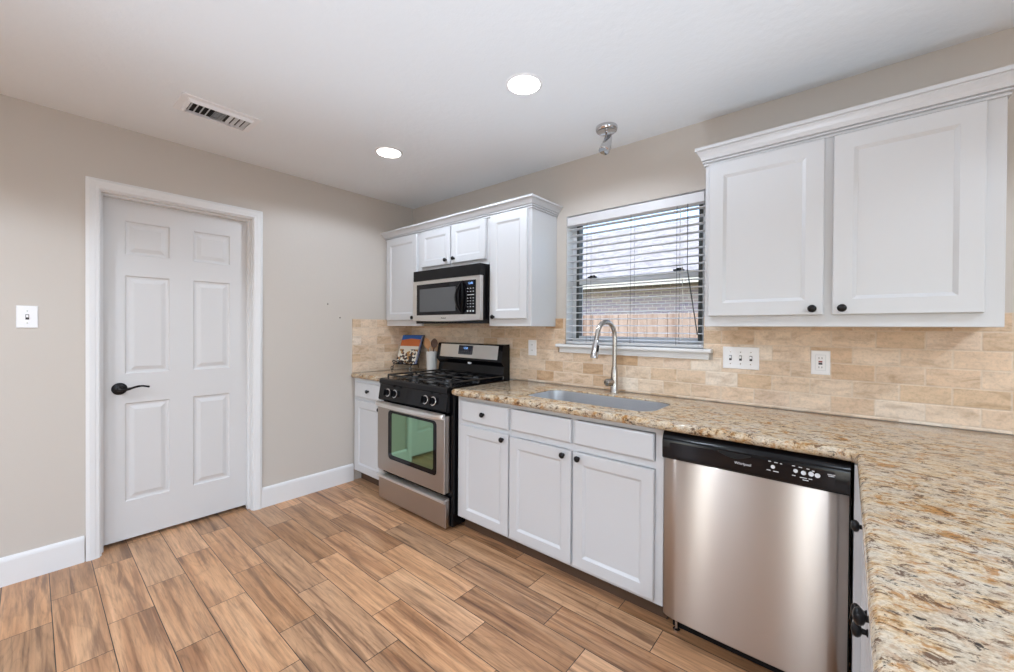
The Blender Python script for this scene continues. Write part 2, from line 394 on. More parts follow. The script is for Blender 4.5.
# six panel door
DX = -.079
bm = B(); F = east(DX)
cv = lambda a, c_: c_+(a-c_)*1.0153
ys = [jl+.003]+[cv(q, -2.359) for q in (-2.006, -1.803, -1.686, -1.485)]+[jr-.003]
zs = [.024]+[cv(q, 1.2897) for q in (.263, .838, 1.010, 1.583, 1.705, 1.90)]+[jt-.004]
rail = lambda a, b, c_, d_: bm.faces.new([bm.verts.new(F(*q, 0)) for q in ((a, c_), (b, c_), (b, d_), (a, d_))])
for i in range(5):
    for j in range(7):
        if i in (1, 3) and j in (1, 3, 5):
            panel(bm, F, ys[i], ys[i+1], zs[j], zs[j+1], [(0, 0), (.007, -.008), (.016, -.009), (.020, -.009), (.042, -.0015), (.043, -.0015)], back=False)
        else: rail(ys[i], ys[i+1], zs[j], zs[j+1])
panel(bm, F, ys[0], ys[-1], zs[0], zs[-1], [(0, -.0), (0, -.035)], back=False)
bmesh.ops.remove_doubles(bm, verts=bm.verts, dist=1e-5)
door = struct(obj('door_1', bm, 'door')); ORG[door] = Vector((0, 0, 0))
hy, hz = -2.085+.06, .92
bm = B()
lathe(bm, [(.0, 0), (.034, 0), (.035, .003), (.033, .007), (.026, .011), (.014, .013), (.0125, .04), (.0, .042)], Matrix.Translation((DX, hy, hz)) @ frame_from((1, 0, 0)), 32)
tube(bm, smooth_path([(DX+.038, hy-.012, hz), (DX+.046, hy+.01, hz-.004), (DX+.045, hy+.035, hz-.001), (DX+.043, hy+.07, hz+.009), (DX+.042, hy+.095, hz+.011), (DX+.042, hy+.118, hz+.006), (DX+.042, hy+.128, hz+.003)]),
     [.010]*6+[.008]*8+[.0065]*8+[.0055]*9+[.006]*6, 10)
h_ = obj('door_lever', bm, 'bronze', door, True); h_['label'] = 'black oval backplate and curved lever'
# backsplash
bm = B()
for a in ((.0105, 1.653, .9085, 1.360), (2.629, 3.9, .9085, 1.360), (1.653, 2.629, .9085, 1.127), (1.653, WX0-.001, 1.187, 1.360), (WX1+.001, 2.629, 1.187, 1.360)): box(bm, a[0], a[1], -.0105, -.0005, a[2], a[3])
struct(obj('wall_back_tile', bm, 'tile'))
bm = B(); box(bm, .0005, .0105, -.617, -.0005, .9085, 1.360); struct(obj('wall_left_tile', bm, 'tileside'))
# window : vinyl frame, sashes, glass
bm = B(); FY0, FY1 = .085, .135
box(bm, WX0, WX0+.05, FY0, FY1, WZ0, WZ1); box(bm, WX1-.05, WX1, FY0, FY1, WZ0, WZ1); box(bm, WX0+.05, WX1-.05, FY0, FY1, WZ0, WZ0+.075); box(bm, WX0+.05, WX1-.05, FY0, FY1, WZ1-.045, WZ1)
win = struct(obj('window_1', bm, 'vinyl')); ORG[win] = Vector((0, 0, 0))
bm = B(); box(bm, WX0+.032, WX0+.052, FY0-.006, FY1-.01, WZ0+.06, WZ1-.03); obj('sash_edge', bm, 'sash', win)
bm = B(); box(bm, WX1-.052, WX1-.032, FY0-.006, FY1-.01, WZ0+.06, WZ1-.03); obj('sash_edge', bm, 'sash', win)
bm = B(); box(bm, WX0+.05, WX1-.05, FY0-.004, FY1-.01, 1.592, 1.632, .003); obj('meeting_rail', bm, 'vinyl', win)
for x in (1.86, 2.42):
    bm = B(); box(bm, x-.03, x+.03, FY0-.014, FY0+.012, 1.633, 1.642, .003); box(bm, x-.01, x+.026, FY0-.018, FY0-.004, 1.640, 1.648, .002); obj('sash_lock', bm, 'bronze', win)
bm = B(); box(bm, WX0+.05, WX1-.05, .108, .112, WZ0+.075, 1.592); box(bm, WX0+.05, WX1-.05, .108, .112, 1.632, WZ1-.045); obj('glass', bm, 'glass', win)
bm = B(); box(bm, WX0-.002, WX0+.001, -.0, FY0, WZ0, WZ1); box(bm, WX1-.001, WX1+.002, 0, FY0, WZ0, WZ1); box(bm, WX0, WX1, 0, FY0, WZ1-.001, WZ1+.002)
struct(obj('trim_2', bm, 'trim'))
# stool and apron
bm = B()
prism(bm, [(.084, 1.165), (.084, 1.186), (-.038, 1.186), (-.046, 1.181), (-.048, 1.175), (-.044, 1.168), (-.036, 1.165)], lambda u, v_, w_: Vector((w_, u, v_)), WX0+.002, WX1-.002)
prism(bm, [(-.0005, 1.165), (-.0005, 1.186), (-.038, 1.186), (-.045, 1.1845), (-.048, 1.180), (-.048, 1.169), (-.044, 1.165)], lambda u, v_, w_: Vector((w_, u, v_)), 1.655, 2.628)
prism(bm, [(-.0005, 1.128), (-.0005, 1.165), (-.030, 1.165), (-.029, 1.160), (-.020, 1.157), (-.0195, 1.146), (-.023, 1.144), (-.023, 1.130), (-.021, 1.128)], lambda u, v_, w_: Vector((w_, u, v_)), 1.672, 2.611)
struct(obj('trim_3', bm, 'trim'))

# ================================================================== CABINETS
CT = .908
DOORP = lambda t, fr: [(0, -t), (0, -.003), (.003, 0), (fr, 0), (fr+.003, -.002), (fr+.013, -.0085), (fr+.014, -.0085)]
def cab_door(parent, F, u0, u1, v0, v1, knob=None, name='door', fr=.055):
    bm = B(); t = .0195
    G_ = lambda u, v_, w_: F(u, v_, w_)
    panel(bm, G_, u0, u1, v0, v1, DOORP(t, fr))
    d = obj(name, bm, 'cab', parent)
    if knob: cab_knob(d, F, *knob)
    return d
def cab_drawer(parent, F, u0, u1, v0, v1, knob=None, name='drawer'):
    bm = B(); panel(bm, F, u0, u1, v0, v1, [(0, -.0195), (0, -.006), (.004, -.002), (.009, 0), (.010, 0)])
    d = obj(name, bm, 'cab', parent)
    if knob: cab_knob(d, F, *knob)
    return d
def cab_knob(d, F, u, v_):
    o_ = F(u, v_, 0); n_ = (F(u, v_, 1)-o_)
    bm = B(); lathe(bm, [(0, 0), (.008, 0), (.008, .002), (.0055, .004), (.006, .010), (.012, .0125), (.0152, .017), (.0152, .021), (.012, .0255), (.006, .028), (0, .0285)], Matrix.Translation(o_) @ frame_from(n_), 20)
    k = obj('knob', bm, 'bronze', d, True); k['label'] = 'round dark bronze knob'
# ---- wall cabinets
UY = -.29; UF = south(-.3105); UT = 2.085; UB = 1.304
def wall_cab(name, label, x0, x1, z0, z1):
    r = thing(name, label, 'cabinet', ((x0+x1)/2, UY/2, z0))
    bm = B(); box(bm, x0, x1, UY, -.001, z0, z1, .0015, 1)
    obj('body', bm, 'cab', r)
    return r
c1 = wall_cab('wall_cabinet', 'narrow white wall cabinet with one door in the corner beside the microwave', .012, .512, UB, UT)
cab_door(c1, UF, .030, .461, 1.353, 2.062, (.425, 1.373))
c2 = wall_cab('wall_cabinet', 'short white two-door wall cabinet directly above the microwave', .514, 1.263, 1.737, UT)
cab_door(c2, UF, .501+.02, .871, 1.776, 2.058, (.831, 1.808), fr=.048); cab_door(c2, UF, .884, 1.238, 1.776, 2.058, (.921, 1.810), fr=.048)
c3 = wall_cab('wall_cabinet', 'tall white wall cabinet with one door between the microwave and the window', 1.2645, 1.630, UB, UT)
cab_door(c3, UF, 1.285, 1.603, 1.353, 2.062, (1.324, 1.367))
c4 = wall_cab('wall_cabinet', 'large white double-door wall cabinet above the dishwasher end of the counter', 2.656, 3.571, UB, UT)
cab_door(c4, UF, 2.676, 3.101, 1.352, 2.058, (3.066, 1.377), fr=.06); cab_door(c4, UF, 3.129, 3.525, 1.352, 2.058, (3.159, 1.377), fr=.06)
bm = B(); box(bm, .5121, .5135, UY+.02, -.012, UB, 1.45); obj('side_panel', bm, 'tan_board', c1)  # thin tan sheet over the side next to the microwave
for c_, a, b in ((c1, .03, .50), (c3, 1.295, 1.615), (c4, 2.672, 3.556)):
    bm = B(); box(bm, a, b, UY+.018, -.012, UB-.0006, UB-.0001); obj('underside', bm, 'tan_board', c_)
# ---- crown mouldings
def crp(pj, zt):
    k = pj/.063; h = zt-2.062
    return [(.001, 2.062), (.011*k, 2.062), (.011*k, 2.069), (.005*k, 2.070), (.005*k, 2.0735), (.020*k, 2.0745), (.020*k, 2.080), (.012*k, 2.081), (.012*k, 2.0845), (.026*k, 2.0855), (.034*k, 2.062+h*.50), (.044*k, 2.062+h*.66), (.052*k, 2.062+h*.76), (.052*k, 2.062+h*.80), (.063*k, 2.062+h*.82), (.063*k, zt), (.001, zt)]
def crown(label, x0, x1, left, right, pj, pjx, zt):
    r = []; P_ = list(zip(crp(pj, zt), crp(pjx, zt)))
    if left: r.append([Vector((x0-q[0], -.001, u[1])) for u, q in P_])
    r.append([Vector((x0-(q[0] if left else 0), UY-u[0], u[1])) for u, q in P_])
    r.append([Vector((x1+(q[0] if right else 0), UY-u[0], u[1])) for u, q in P_])
    if right: r.append([Vector((x1+q[0], -.001, u[1])) for u, q in P_])
    bm = B(); ring_loft(bm, r); o = obj('crown_moulding', bm, 'cab'); tag(o, label, 'moulding')
crown('white crown moulding capping the three cabinets around the microwave', .002, 1.630, False, True, .063, .048, 2.126)
crown('white crown moulding capping the large double-door cabinet', 2.656, 3.571, True, True, .050, .036, 2.140)
# ---- base cabinets
BF = south(-.6205); BY = -.60; BT = .868
def base_cab(name, label, x0, x1, y0=BY, y1=-.004, hollow=False):
    r = thing(name, label, 'cabinet', ((x0+x1)/2, (y0+y1)/2, 0))
    bm = B()
    if not hollow: box(bm, x0, x1, y0, y1, .092, BT, .001, 1)
    else:
        box(bm, x0, x0+.018, y0+.02, y1, .092, BT); box(bm, x1-.018, x1, y0+.02, y1, .092, BT); box(bm, x0+.018, x1-.018, y0+.02, y1, .092, .11); box(bm, x0+.018, x1-.018, y1-.006, y1, .11, BT)
        box(bm, x0, x0+.035, y0, y0+.02, .092, BT); box(bm, x1-.035, x1, y0, y0+.02, .092, BT); box(bm, x0+.035, x1-.035, y0, y0+.02, .838, BT); box(bm, x0+.035, 2.114, y0, y0+.02, .68, .715); box(bm, 2.154, x1-.035, y0, y0+.02, .68, .715); box(bm, x0+.035, x1-.035, y0, y0+.02, .092, .12)
        xm = 2.134; box(bm, xm-.02, xm+.02, y0, y0+.02, .12, .838)
    obj('body', bm, 'cab', r)
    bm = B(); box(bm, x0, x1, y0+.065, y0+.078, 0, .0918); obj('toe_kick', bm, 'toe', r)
    return r
b1 = base_cab('base_cabinet', 'narrow white base cabinet in the corner beside the range', .012, .489)
cab_drawer(b1, BF, .055, .468, .715, .838, (.262, .777)); cab_door(b1, BF, .055, .468, .108, .690, (.43, .655))
b2 = base_cab('base_cabinet', 'white base cabinet with a knobbed drawer over one door, between range and sink cabinet', 1.288, 1.726)
cab_drawer(b2, BF, 1.332, 1.716, .712, .836, (1.526, .774)); cab_door(b2, BF, 1.328, 1.718, .108, .685, (1.680, .655))
b3 = base_cab('base_cabinet', 'white two-door sink base cabinet under the steel sink', 1.728, 2.578, hollow=True)
cab_drawer(b3, BF, 1.738, 2.126, .717, .835, name='false_drawer_front'); cab_drawer(b3, BF, 2.144, 2.541, .717, .835, name='false_drawer_front')
cab_door(b3, BF, 1.728, 2.128, .110, .678, (2.085, .652)); cab_door(b3, BF, 2.140, 2.543, .110, .678, (2.172, .652))
# ---- peninsula cabinets, facing the floor side
PX = 3.236; PF = west(3.216)
def pen_cab(label, y0, y1):
    r = thing('base_cabinet', label, 'cabinet', ((PX+3.86)/2, (y0+y1)/2, 0))
    bm = B(); box(bm, PX, 3.86, y0, y1, .092, BT, .001, 1); obj('body', bm, 'cab', r)
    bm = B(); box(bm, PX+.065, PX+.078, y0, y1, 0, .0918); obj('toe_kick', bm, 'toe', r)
    return r
p1 = pen_cab('white base cabinet in the peninsula, next to the dishwasher corner', -1.66, -.69)
for ya, yb, yk, yd in ((-1.165, -.755, -.962, -1.142), (-1.605, -1.195, -1.40, -1.218)):
    cab_drawer(p1, PF, ya, yb, .715, .838, (yk, .777)); cab_door(p1, PF, ya, yb, .108, .690, (yd, .650))
p2 = pen_cab('white base cabinet in the peninsula, farther from the dishwasher corner', -2.15, -1.662)
cab_drawer(p2, PF, -2.13, -1.685, .715, .838, (-1.90, .777)); cab_door(p2, PF, -2.13, -1.685, .108, .690, (-2.09, .650))
bm = B(); box(bm, 3.198, 3.86, -.688, -.004, .092, BT); o = obj('corner_filler', bm, 'cab'); tag(o, 'white corner filler block between dishwasher and peninsula cabinets', 'cabinet')

# ================================================================== COUNTERTOPS
def counter(label, poly, hole=None):
    th = .038; zt = CT; n = 8; R = th/2
    bm = B(); rings = []
    for k in range(n+1):
        a = -math.pi/2+math.pi*k/n
        rings.append([Vector((x, y, zt-R+R*math.sin(a))) for x, y in offset_poly(poly, R*.75*(1-math.cos(a)))])
    RR = ring_loft(bm, rings, cap0=hole is None, cap1=hole is None)
    if hole:
        hb = [bm.verts.new((x, y, zt-th)) for x, y in hole]; ht = [bm.verts.new((x, y, zt)) for x, y in offset_poly(hole, -.004)]
        hm = [bm.verts.new((x, y, zt-.005)) for x, y in hole]; N = len(hole)
        for a, b in ((hb, hm), (hm, ht)):
            for i in range(N): bm.faces.new((a[i], b[i], b[(i+1) % N], a[(i+1) % N]))
        bm.edges.ensure_lookup_table()
        for outer, inner in ((RR[0], hb), (RR[-1], ht)):
            es = []
            for L in (outer, inner):
                for i in range(len(L)): es.append(bm.edges.get((L[i], L[(i+1) % len(L)])))
            bmesh.ops.triangle_fill(bm, edges=es, use_beauty=True)
    o = obj('countertop', bm, 'granite', None, True); tag(o, label, 'countertop'); return o
counter('small granite countertop in the corner left of the range', [(.0112, -.632), (.490, -.632), (.490, -.0112), (.0112, -.0112)])
HOLE = rrect(1.748, 2.492, -.535, -.195, .085)
counter('large L-shaped speckled granite countertop running past the sink onto the peninsula',
        [(1.326, -.6725), (3.150, -.6725), (3.185, -.6795), (3.199, -.700), (3.203, -.73), (3.203, -2.2), (3.90, -2.2), (3.90, -.0112), (1.282, -.0112), (1.282, -.640), (1.292, -.662)], HOLE)
# ---- sink
s_ = thing('kitchen_sink', 'undermount stainless steel sink set into the granite under the window', 'sink', (2.105, -.36, .66))
bm = B()
def rr(inset, z): return [Vector((x, y, z)) for x, y in offset_poly(HOLE, inset)]
ring_loft(bm, [rr(.0015, .899), rr(.0035, .8995), rr(.005, .86), rr(.010, .74), rr(.02, .705), rr(.05, .692), rr(.12, .688), rr(.12, .684), rr(.05, .688), rr(.015, .702), rr(.006, .74), rr(.0015, .860)], cap0=False, cap1=False)
obj('bowl', bm, 'sink', s_, True)
bm = B(); lathe(bm, [(0, .6865), (.05, .6865), (.052, .690), (.040, .692), (.036, .689), (0, .689)], Matrix.Translation((2.105, -.33, 0)), 24); box(bm, 1.9, 2.31, -.40, -.27, .684, .6868); obj('drain', bm, 'chrome', s_, True)
# ---- faucet
fx, fy = 2.105, -.085
f_ = thing('faucet', 'brushed nickel gooseneck pull-down faucet standing behind the sink', 'faucet', (fx, fy, CT))
bm = B(); lathe(bm, [(0, 0), (.027, 0), (.027, .006), (.024, .012), (.023, .06), (.0215, .10), (.017, .145), (.0145, .155), (0, .155)], Matrix.Translation((fx, fy, CT)), 28); obj('base', bm, 'nickel', f_, True)
ang = math.radians(-104); dx, dy = math.cos(ang), math.sin(ang)
def fp(s, z): return (fx+dx*s, fy+dy*s, CT+z)
pts = [fp(0, .15), fp(0, .24), fp(0, .32)]+[fp(.078-.078*math.cos(a), .335+.088*math.sin(a)) for a in [math.pi*k/14 for k in range(0, 13)]]+[fp(.163, .312)]
bm = B(); tube(bm, pts, .0135, 16); obj('spout', bm, 'nickel', f_, True)
e = Vector(fp(.163, .312)); d = (Vector(fp(.180, .220))-e).normalized()
bm = B(); lathe(bm, [(0, -.004), (.014, -.004), (.0155, .0), (.0155, .012), (.0165, .018), (.0195, .05), (.0235, .088), (.0235, .098), (.020, .102), (0, .102)], Matrix.Translation(e) @ frame_from(d), 24); sp = obj('spray_head', bm, 'chrome', f_, True)
bm = B(); mm = Matrix.Translation(e+d*.045) @ frame_from(d); t = B(); box(t, .012, .024, -.006, .006, -.02, .02, .004); merge(bm, t, 0, mm); obj('spray_button', bm, 'blackmat', sp)
bm = B(); hd = Vector((-.35, -.93, 0)).normalized(); mm = Matrix.Translation((fx, fy, CT+.062)) @ frame_from(hd)
lathe(bm, [(0, 0), (.017, 0), (.017, .026), (.021, .030), (.0225, .036), (.0225, .060), (.020, .066), (.013, .068), (0, .067)], mm, 24); obj('handle', bm, 'nickel', f_, True)

# ================================================================== RANGE
RX0, RX1 = .493, 1.254
r_ = thing('gas_range', 'stainless and black gas range with four burners under the microwave', 'range', ((RX0+RX1)/2, -.36, 0))
bm = B(); box(bm, RX0, 1.272, -.630, -.02, .02, .884, .002, 1); box(bm, RX0+.04, RX1-.04, -.60, -.06, 0, .02); obj('body', bm, 'black', r_)
# control fascia, sloped
bm = B(); prism(bm, [(-.632, .748), (-.672, .752), (-.676, .762), (-.660, .858), (-.662, .868), (-.668, .874), (-.668, .902), (-.655, .911), (-.632, .911)], lambda u, v_, w_: Vector((w_, u, v_)), RX0, RX1); obj('control_fascia', bm, 'black', r_)
bm = B(); prism(bm, [(-.632, .886), (-.632, .911), (-.10, .911), (-.10, .886)], lambda u, v_, w_: Vector((w_, u, v_)), RX0, RX1)
ck = obj('cooktop', bm, 'black', r_)
nrm = Vector((0, -1, .17)).normalized()
for x in (.607, .692, 1.040, 1.122):
    o_ = Vector((x, -.668, .812)); mm = Matrix.Translation(o_) @ frame_from(nrm)
    bm = B(); lathe(bm, [(0, 0), (.030, 0), (.030, .004), (.026, .006), (0, .006)], mm, 24); k = obj('knob_bezel', bm, 'chrome', r_, True)
    bm = B(); lathe(bm, [(0, .006), (.0235, .006), (.022, .024), (.0205, .027), (0, .027)], mm, 24); t = B(); box(t, -.006, .006, -.021, .021, .024, .040, .003); merge(bm, t, 0, mm); k = obj('burner_knob', bm, 'black', r_, True)
# burners and grates
for bx in (.715, 1.08):
    for by in (-.50, -.235):
        bm = B(); lathe(bm, [(0, .911), (.062, .911), (.060, .917), (.048, .919), (.046, .928), (.040, .930), (.038, .935), (0, .936)], Matrix.Translation((bx, by, 0)), 28); obj('burner', bm, 'iron', r_, True)
    bm = B(); z = .936; gx0, gx1, gy0, gy1 = bx-.165, bx+.165, -.628, -.118
    bar = lambda a, b, r=.0065: tube(bm, [a, b], r, 6)
    for x in (gx0, gx1): bar((x, gy0, z), (x, gy1, z))
    for y in (gy0, (gy0+gy1)/2, gy1): bar((gx0, y, z), (gx1, y, z))
    for by in (-.50, -.235):
        for sx, sy in ((1, 0), (-1, 0), (0, 1), (0, -1)):
            o1 = Vector((bx+sx*.035, by+sy*.035, z+.004)); o2 = Vector((bx+sx*.165, by+sy*.128, z))
            tube(bm, [o1, o1.lerp(o2, .3), o2], [.0055, .0065, .0065], 6)
    for x in (gx0, gx1):
        for y in (gy0, (gy0+gy1)/2, gy1): tube(bm, [(x, y, .912), (x, y, z)], .007, 6)
    obj('burner_grate', bm, 'iron', r_)
# oven door : steel frame with a rounded window
OY = -.684; OF = south(OY)
bm = B(); ox0, ox1, oz0, oz1 = RX0+.004, RX1-.004, .238, .731
hol = rrect(.634, 1.176, .338, .692, .03, 5)
def plate(bm, y, outer, hole):
    o1 = [bm.verts.new((u, y, v_)) for u, v_ in outer]; h1 = [bm.verts.new((u, y, v_)) for u, v_ in hole]; es = []
    for L in (o1, h1):
        for i in range(len(L)): es.append(bm.edges.new((L[i], L[(i+1) % len(L)])))
    bmesh.ops.triangle_fill(bm, edges=es, use_beauty=True); return o1, h1
out_ = rrect(ox0, ox1, oz0, oz1, .006, 3)
a1, b1_ = plate(bm, OY, offset_poly(out_, .003), hol); a2, b2_ = plate(bm, -.636, out_, hol)
a3 = [bm.verts.new((u, OY+.004, v_)) for u, v_ in out_]
for L1, L2 in ((a1, a3), (a3, a2), (b1_, b2_)):
    for i in range(len(L1)): bm.faces.new((L1[i], L2[i], L2[(i+1) % len(L1)], L1[(i+1) % len(L1)]))
od = obj('oven_door', bm, 'steel', r_)
bm = B(); ring_loft(bm, [[Vector((u, -.640, v_)) for u, v_ in hol], [Vector((u, OY+.002, v_)) for u, v_ in hol], [Vector((u, OY+.0005, v_)) for u, v_ in offset_poly(hol, .002)]])
obj('window_surround', bm, 'glassblk', od)
bm = B(); ring_loft(bm, [[Vector((u, OY, v_)) for u, v_ in rrect(.680, 1.142, .372, .674, .015, 4)], [Vector((u, OY-.0004, v_)) for u, v_ in rrect(.680, 1.142, .372, .674, .015, 4)]]); obj('oven_window', bm, 'ovenglass', od)
bm = B(); hp = [(0, .712), (.026, .711), (.036, .714), (.041, .722), (.041, .732), (.036, .741), (.026, .745), (0, .746)]
n = 16; rings = []
for k in range(n+1):
    s = k/n; x = ox0-.002+(ox1-ox0+.004)*s; bow = .012*(1-(2*s-1)**2); sh = 1-.5*max(0, abs(2*s-1)-.94)/.06
    rings.append([Vector((x, OY+.002-u*sh-(bow if u > .02 else 0), v_)) for u, v_ in hp])
ring_loft(bm, rings); obj('door_handle', bm, 'steelb', od, True)
bm = B(); box(bm, RX0+.003, RX1-.003, -.672, -.634, .022, .190, .002, 1); dr = obj('storage_drawer', bm, 'steel', r_)
bm = B(); prism(bm, [(-.672, .176), (-.684, .178), (-.690, .186), (-.688, .196), (-.672, .204), (-.640, .206), (-.640, .190), (-.672, .190)], lambda u, v_, w_: Vector((w_, u, v_)), RX0+.003, RX1-.003); obj('drawer_lip', bm, 'steelb', dr, True)
# backguard
bm = B(); prism(bm, [(-.10, .911), (-.085, 1.00), (-.105, 1.02), (-.118, 1.035), (-.098, 1.155), (-.088, 1.165), (-.025, 1.168), (-.02, .885), (-.10, .885)], lambda u, v_, w_: Vector((w_, u, v_)), RX0, 1.228); bgd = obj('backguard', bm, 'black', r_, True)
def BG(u, v_, w_):
    t = (v_-1.035)/.12; return Vector((u, -.118+.02*t-w_, v_))
bm = B(); prism(bm, rrect(.535, 1.185, 1.052, 1.156, .004, 2), BG, .0003, .0018); obj('steel_panel', bm, 'steelb', bgd)
bm = B(); prism(bm, rrect(.757, .918, 1.078, 1.150, .004, 2), BG, .0018, .003); ds = obj('display', bm, 'display', bgd)
bm = B(); text_mesh(bm, '12:00', BG, .838, 1.128, .022, .0033); obj('clock_digits', bm, 'digit', ds)
bm = B()
for u in (.775, .80, .825, .85, .875, .90):
    for v_ in (1.088, 1.100): prism(bm, [(u-.006, v_-.002), (u+.006, v_-.002), (u+.006, v_+.002), (u-.006, v_+.002)], BG, .003, .0034)
obj('touch_keys', bm, 'mwglass', ds)
bm = B(); prism(bm, [(.88+.022*math.cos(k*math.pi/8), 1.012+.009*math.sin(k*math.pi/8)) for k in range(16)], south(-.1015), 0, .0022); obj('badge', bm, 'print', bgd)

# ================================================================== MICROWAVE
MX0, MX1 = .519, 1.263
m_ = thing('microwave', 'over-the-range stainless microwave with black vent strip and curved black handle', 'microwave', ((MX0+MX1)/2, -.2, 1.345))
bm = B(); box(bm, MX0, MX1, -.352, -.012, 1.322, 1.7355, .002, 1); obj('body', bm, 'black', m_)
bm = B(); box(bm, MX0, MX1, -.382, -.3525, 1.655, 1.7355, .004); 
vs = obj('vent_strip', bm, 'blackmat', m_)
def MWf(bm, x0, x1, z0, z1, y0, d, mi=0, n=1): pass
bow = lambda x: -.384-.010*(1-((x-(MX0+MX1)/2)/((MX1-MX0)/2))**2)
n = 20; bm = B(); rings = []
for k in range(n+1):
    x = MX0+.001+(MX1-MX0-.002)*k/n; low = 1.345-.008*(1-(2*k/n-1)**2)
    rings.append([Vector((x, -.3525, low)), Vector((x, bow(x)+.004, low)), Vector((x, bow(x), low+.004)), Vector((x, bow(x), 1.649)), Vector((x, bow(x)+.004, 1.653)), Vector((x, -.3525, 1.653))])
ring_loft(bm, rings); fr_ = obj('front_frame', bm, 'steelb', m_, True)
def curved(bm, x0, x1, z0, z1, d0, d1, n=10):
    rings = []
    for k in range(n+1):
        x = x0+(x1-x0)*k/n; rings.append([Vector((x, bow(x)-d0, z0)), Vector((x, bow(x)-d1, z0)), Vector((x, bow(x)-d1, z1)), Vector((x, bow(x)-d0, z1))])
    ring_loft(bm, rings)
bm = B(); curved(bm, .574, 1.226, 1.386, 1.624, .0002, .002); dp = obj('dark_door_panel', bm, 'glassblk', m_)
bm = B(); curved(bm, .612, 1.030, 1.412, 1.588, .002, .0026); obj('door_window', bm, 'mwglass', dp)
bm = B(); cx_, hw = 1.098, .034
for s in (-1, 1):
    pts = [(cx_+s*hw*math.sin(math.pi*k/12)**.8 if 0 < k < 12 else cx_, bow(cx_)-.004-.030*math.sin(math.pi*k/12), 1.388+.234*k/12) for k in range(13)]
    tube(bm, pts, [.005+.005*math.sin(math.pi*k/12) for k in range(13)], 8)
prism(bm, [(cx_+.026*math.sin(math.pi*k/10)*q, 1.395+.22*(k/10)) for q, rng in ((1, range(0, 11)), (-1, range(9, 0, -1))) for k in rng], south(bow(cx_)), .003, .012)
obj('handle', bm, 'black', m_, True)
for z, ww, hh in ((1.566, .0045, .002), (1.544, .0045, .002), (1.498, .0045, .002), (1.478, .0045, .002), (1.458, .0045, .002), (1.438, .0045, .002), (1.408, .006, .005)):
    for x in (1.152, 1.178, 1.204):
        bm = B(); prism(bm, [(x-ww, z-hh), (x+ww, z-hh), (x+ww, z+hh), (x-ww, z+hh)], south(bow(x)-.002), 0, .0012); obj('key', bm, 'print', dp)
bm = B(); prism(bm, [(1.146, 1.519), (1.211, 1.519), (1.211, 1.523), (1.146, 1.523)], south(bow(1.18)-.002), 0, .0014); obj('key_label', bm, 'print', dp)
bm = B(); prism(bm, [(1.148, 1.590), (1.212, 1.590), (1.212, 1.612), (1.148, 1.612)], south(bow(1.17)-.002), 0, .0014); text_mesh(bm, '12:00', south(bow(1.17)-.0034), 1.180, 1.601, .018); obj('display', bm, ['display'], dp)
bm = B(); text_mesh(bm, '12:00', south(bow(1.17)-.0040), 1.180, 1.601, .020); obj('clock_digits', bm, 'digit', dp)
bm = B(); text_mesh(bm, 'Whirlpool', south(bow(.9)), .90, 1.362, .013); obj('brand_lettering', bm, 'ink', fr_)

# ================================================================== DISHWASHER
d_ = thing('dishwasher', 'stainless steel dishwasher with black control panel under the granite counter', 'dishwasher', (2.888, -.3, 0))
DX0, DX1 = 2.588, 3.190
bm = B(); box(bm, DX0, DX1, -.590, -.05, .10, .866); box(bm, DX0+.02, DX1-.02, -.545, -.10, .002, .10); obj('body', bm, 'void', d_)
dwy = lambda x: -.634-.010*(1-(abs((x-(DX0+DX1)/2)/((DX1-DX0)/2)))**2.4)
bm = B(); rings = []; n = 32
for k in range(n+1):
    x = DX0+(DX1-DX0-.004)*k/n
    e = .012*(max(0, abs(2*k/n-1)-.86)/.14)**2
    rings.append([Vector((x, -.592, .082)), Vector((x, dwy(x)+e+.004, .082)), Vector((x, dwy(x)+e, .087)), Vector((x, dwy(x)+e, .745)), Vector((x, dwy(x)+e+.003, .751)), Vector((x, -.592, .751))])
ring_loft(bm, rings); obj('steel_door', bm, 'steel', d_, True)
bm = B(); pr = [(-.592, .7515), (-.642, .7515), (-.649, .759), (-.650, .826), (-.645, .842), (-.630, .862), (-.592, .866)]
prism(bm, pr, lambda u, v_, w_: Vector((w_, u, v_)), DX0, DX1-.002); cp = obj('control_panel', bm, 'black', d_, True)
bm = B(); CF = south(-.6500); prism(bm, rrect(2.618, 3.150, .770, .822, .006, 3), CF, 0, .0012); fa = obj('fascia_inset', bm, 'glassblk', cp)
bm = B(); poly = [(2.80+.11*k/10, .822-.016*math.sin(math.pi*k/10)) for k in range(11)]+[(2.91, .826), (2.80, .826)]
prism(bm, poly, CF, .001, .005); obj('pull_lip', bm, 'void', cp)
CF = south(-.6512); bm = B(); text_mesh(bm, 'Whirlpool', CF, 2.884, .791, .013); obj('brand_lettering', bm, 'print', cp)
def disc(bm, u, v_, r): prism(bm, [(u+r*math.cos(k*math.pi/8), v_+r*math.sin(k*math.pi/8)) for k in range(16)], CF, 0, .0016)
for u, v_, r in ((2.978, .802, .0065), (3.044, .803, .0065), (3.066, .801, .0072), (3.087, .802, .0078), (3.104, .801, .0078)):
    bm = B(); disc(bm, u, v_, r); obj('button', bm, 'print', cp)
for u, v_, l_ in ((2.950, .817, .008), (2.968, .816, .010), (2.985, .815, .006), (2.945, .785, .012), (2.965, .784, .016), (3.02, .816, .008), (3.038, .815, .010), (3.060, .814, .008), (3.075, .810, .007), (3.020, .783, .010), (3.042, .781, .02), (3.066, .781, .010), (3.050, .774, .016), (3.116, .809, .020), (3.118, .804, .016)):
    bm = B(); u += .014; v_ += .003; prism(bm, [(u, v_-.0012), (u+l_, v_-.0012), (u+l_, v_+.0012), (u, v_+.0012)], CF, 0, .0008); obj('button_caption', bm, 'print', cp)
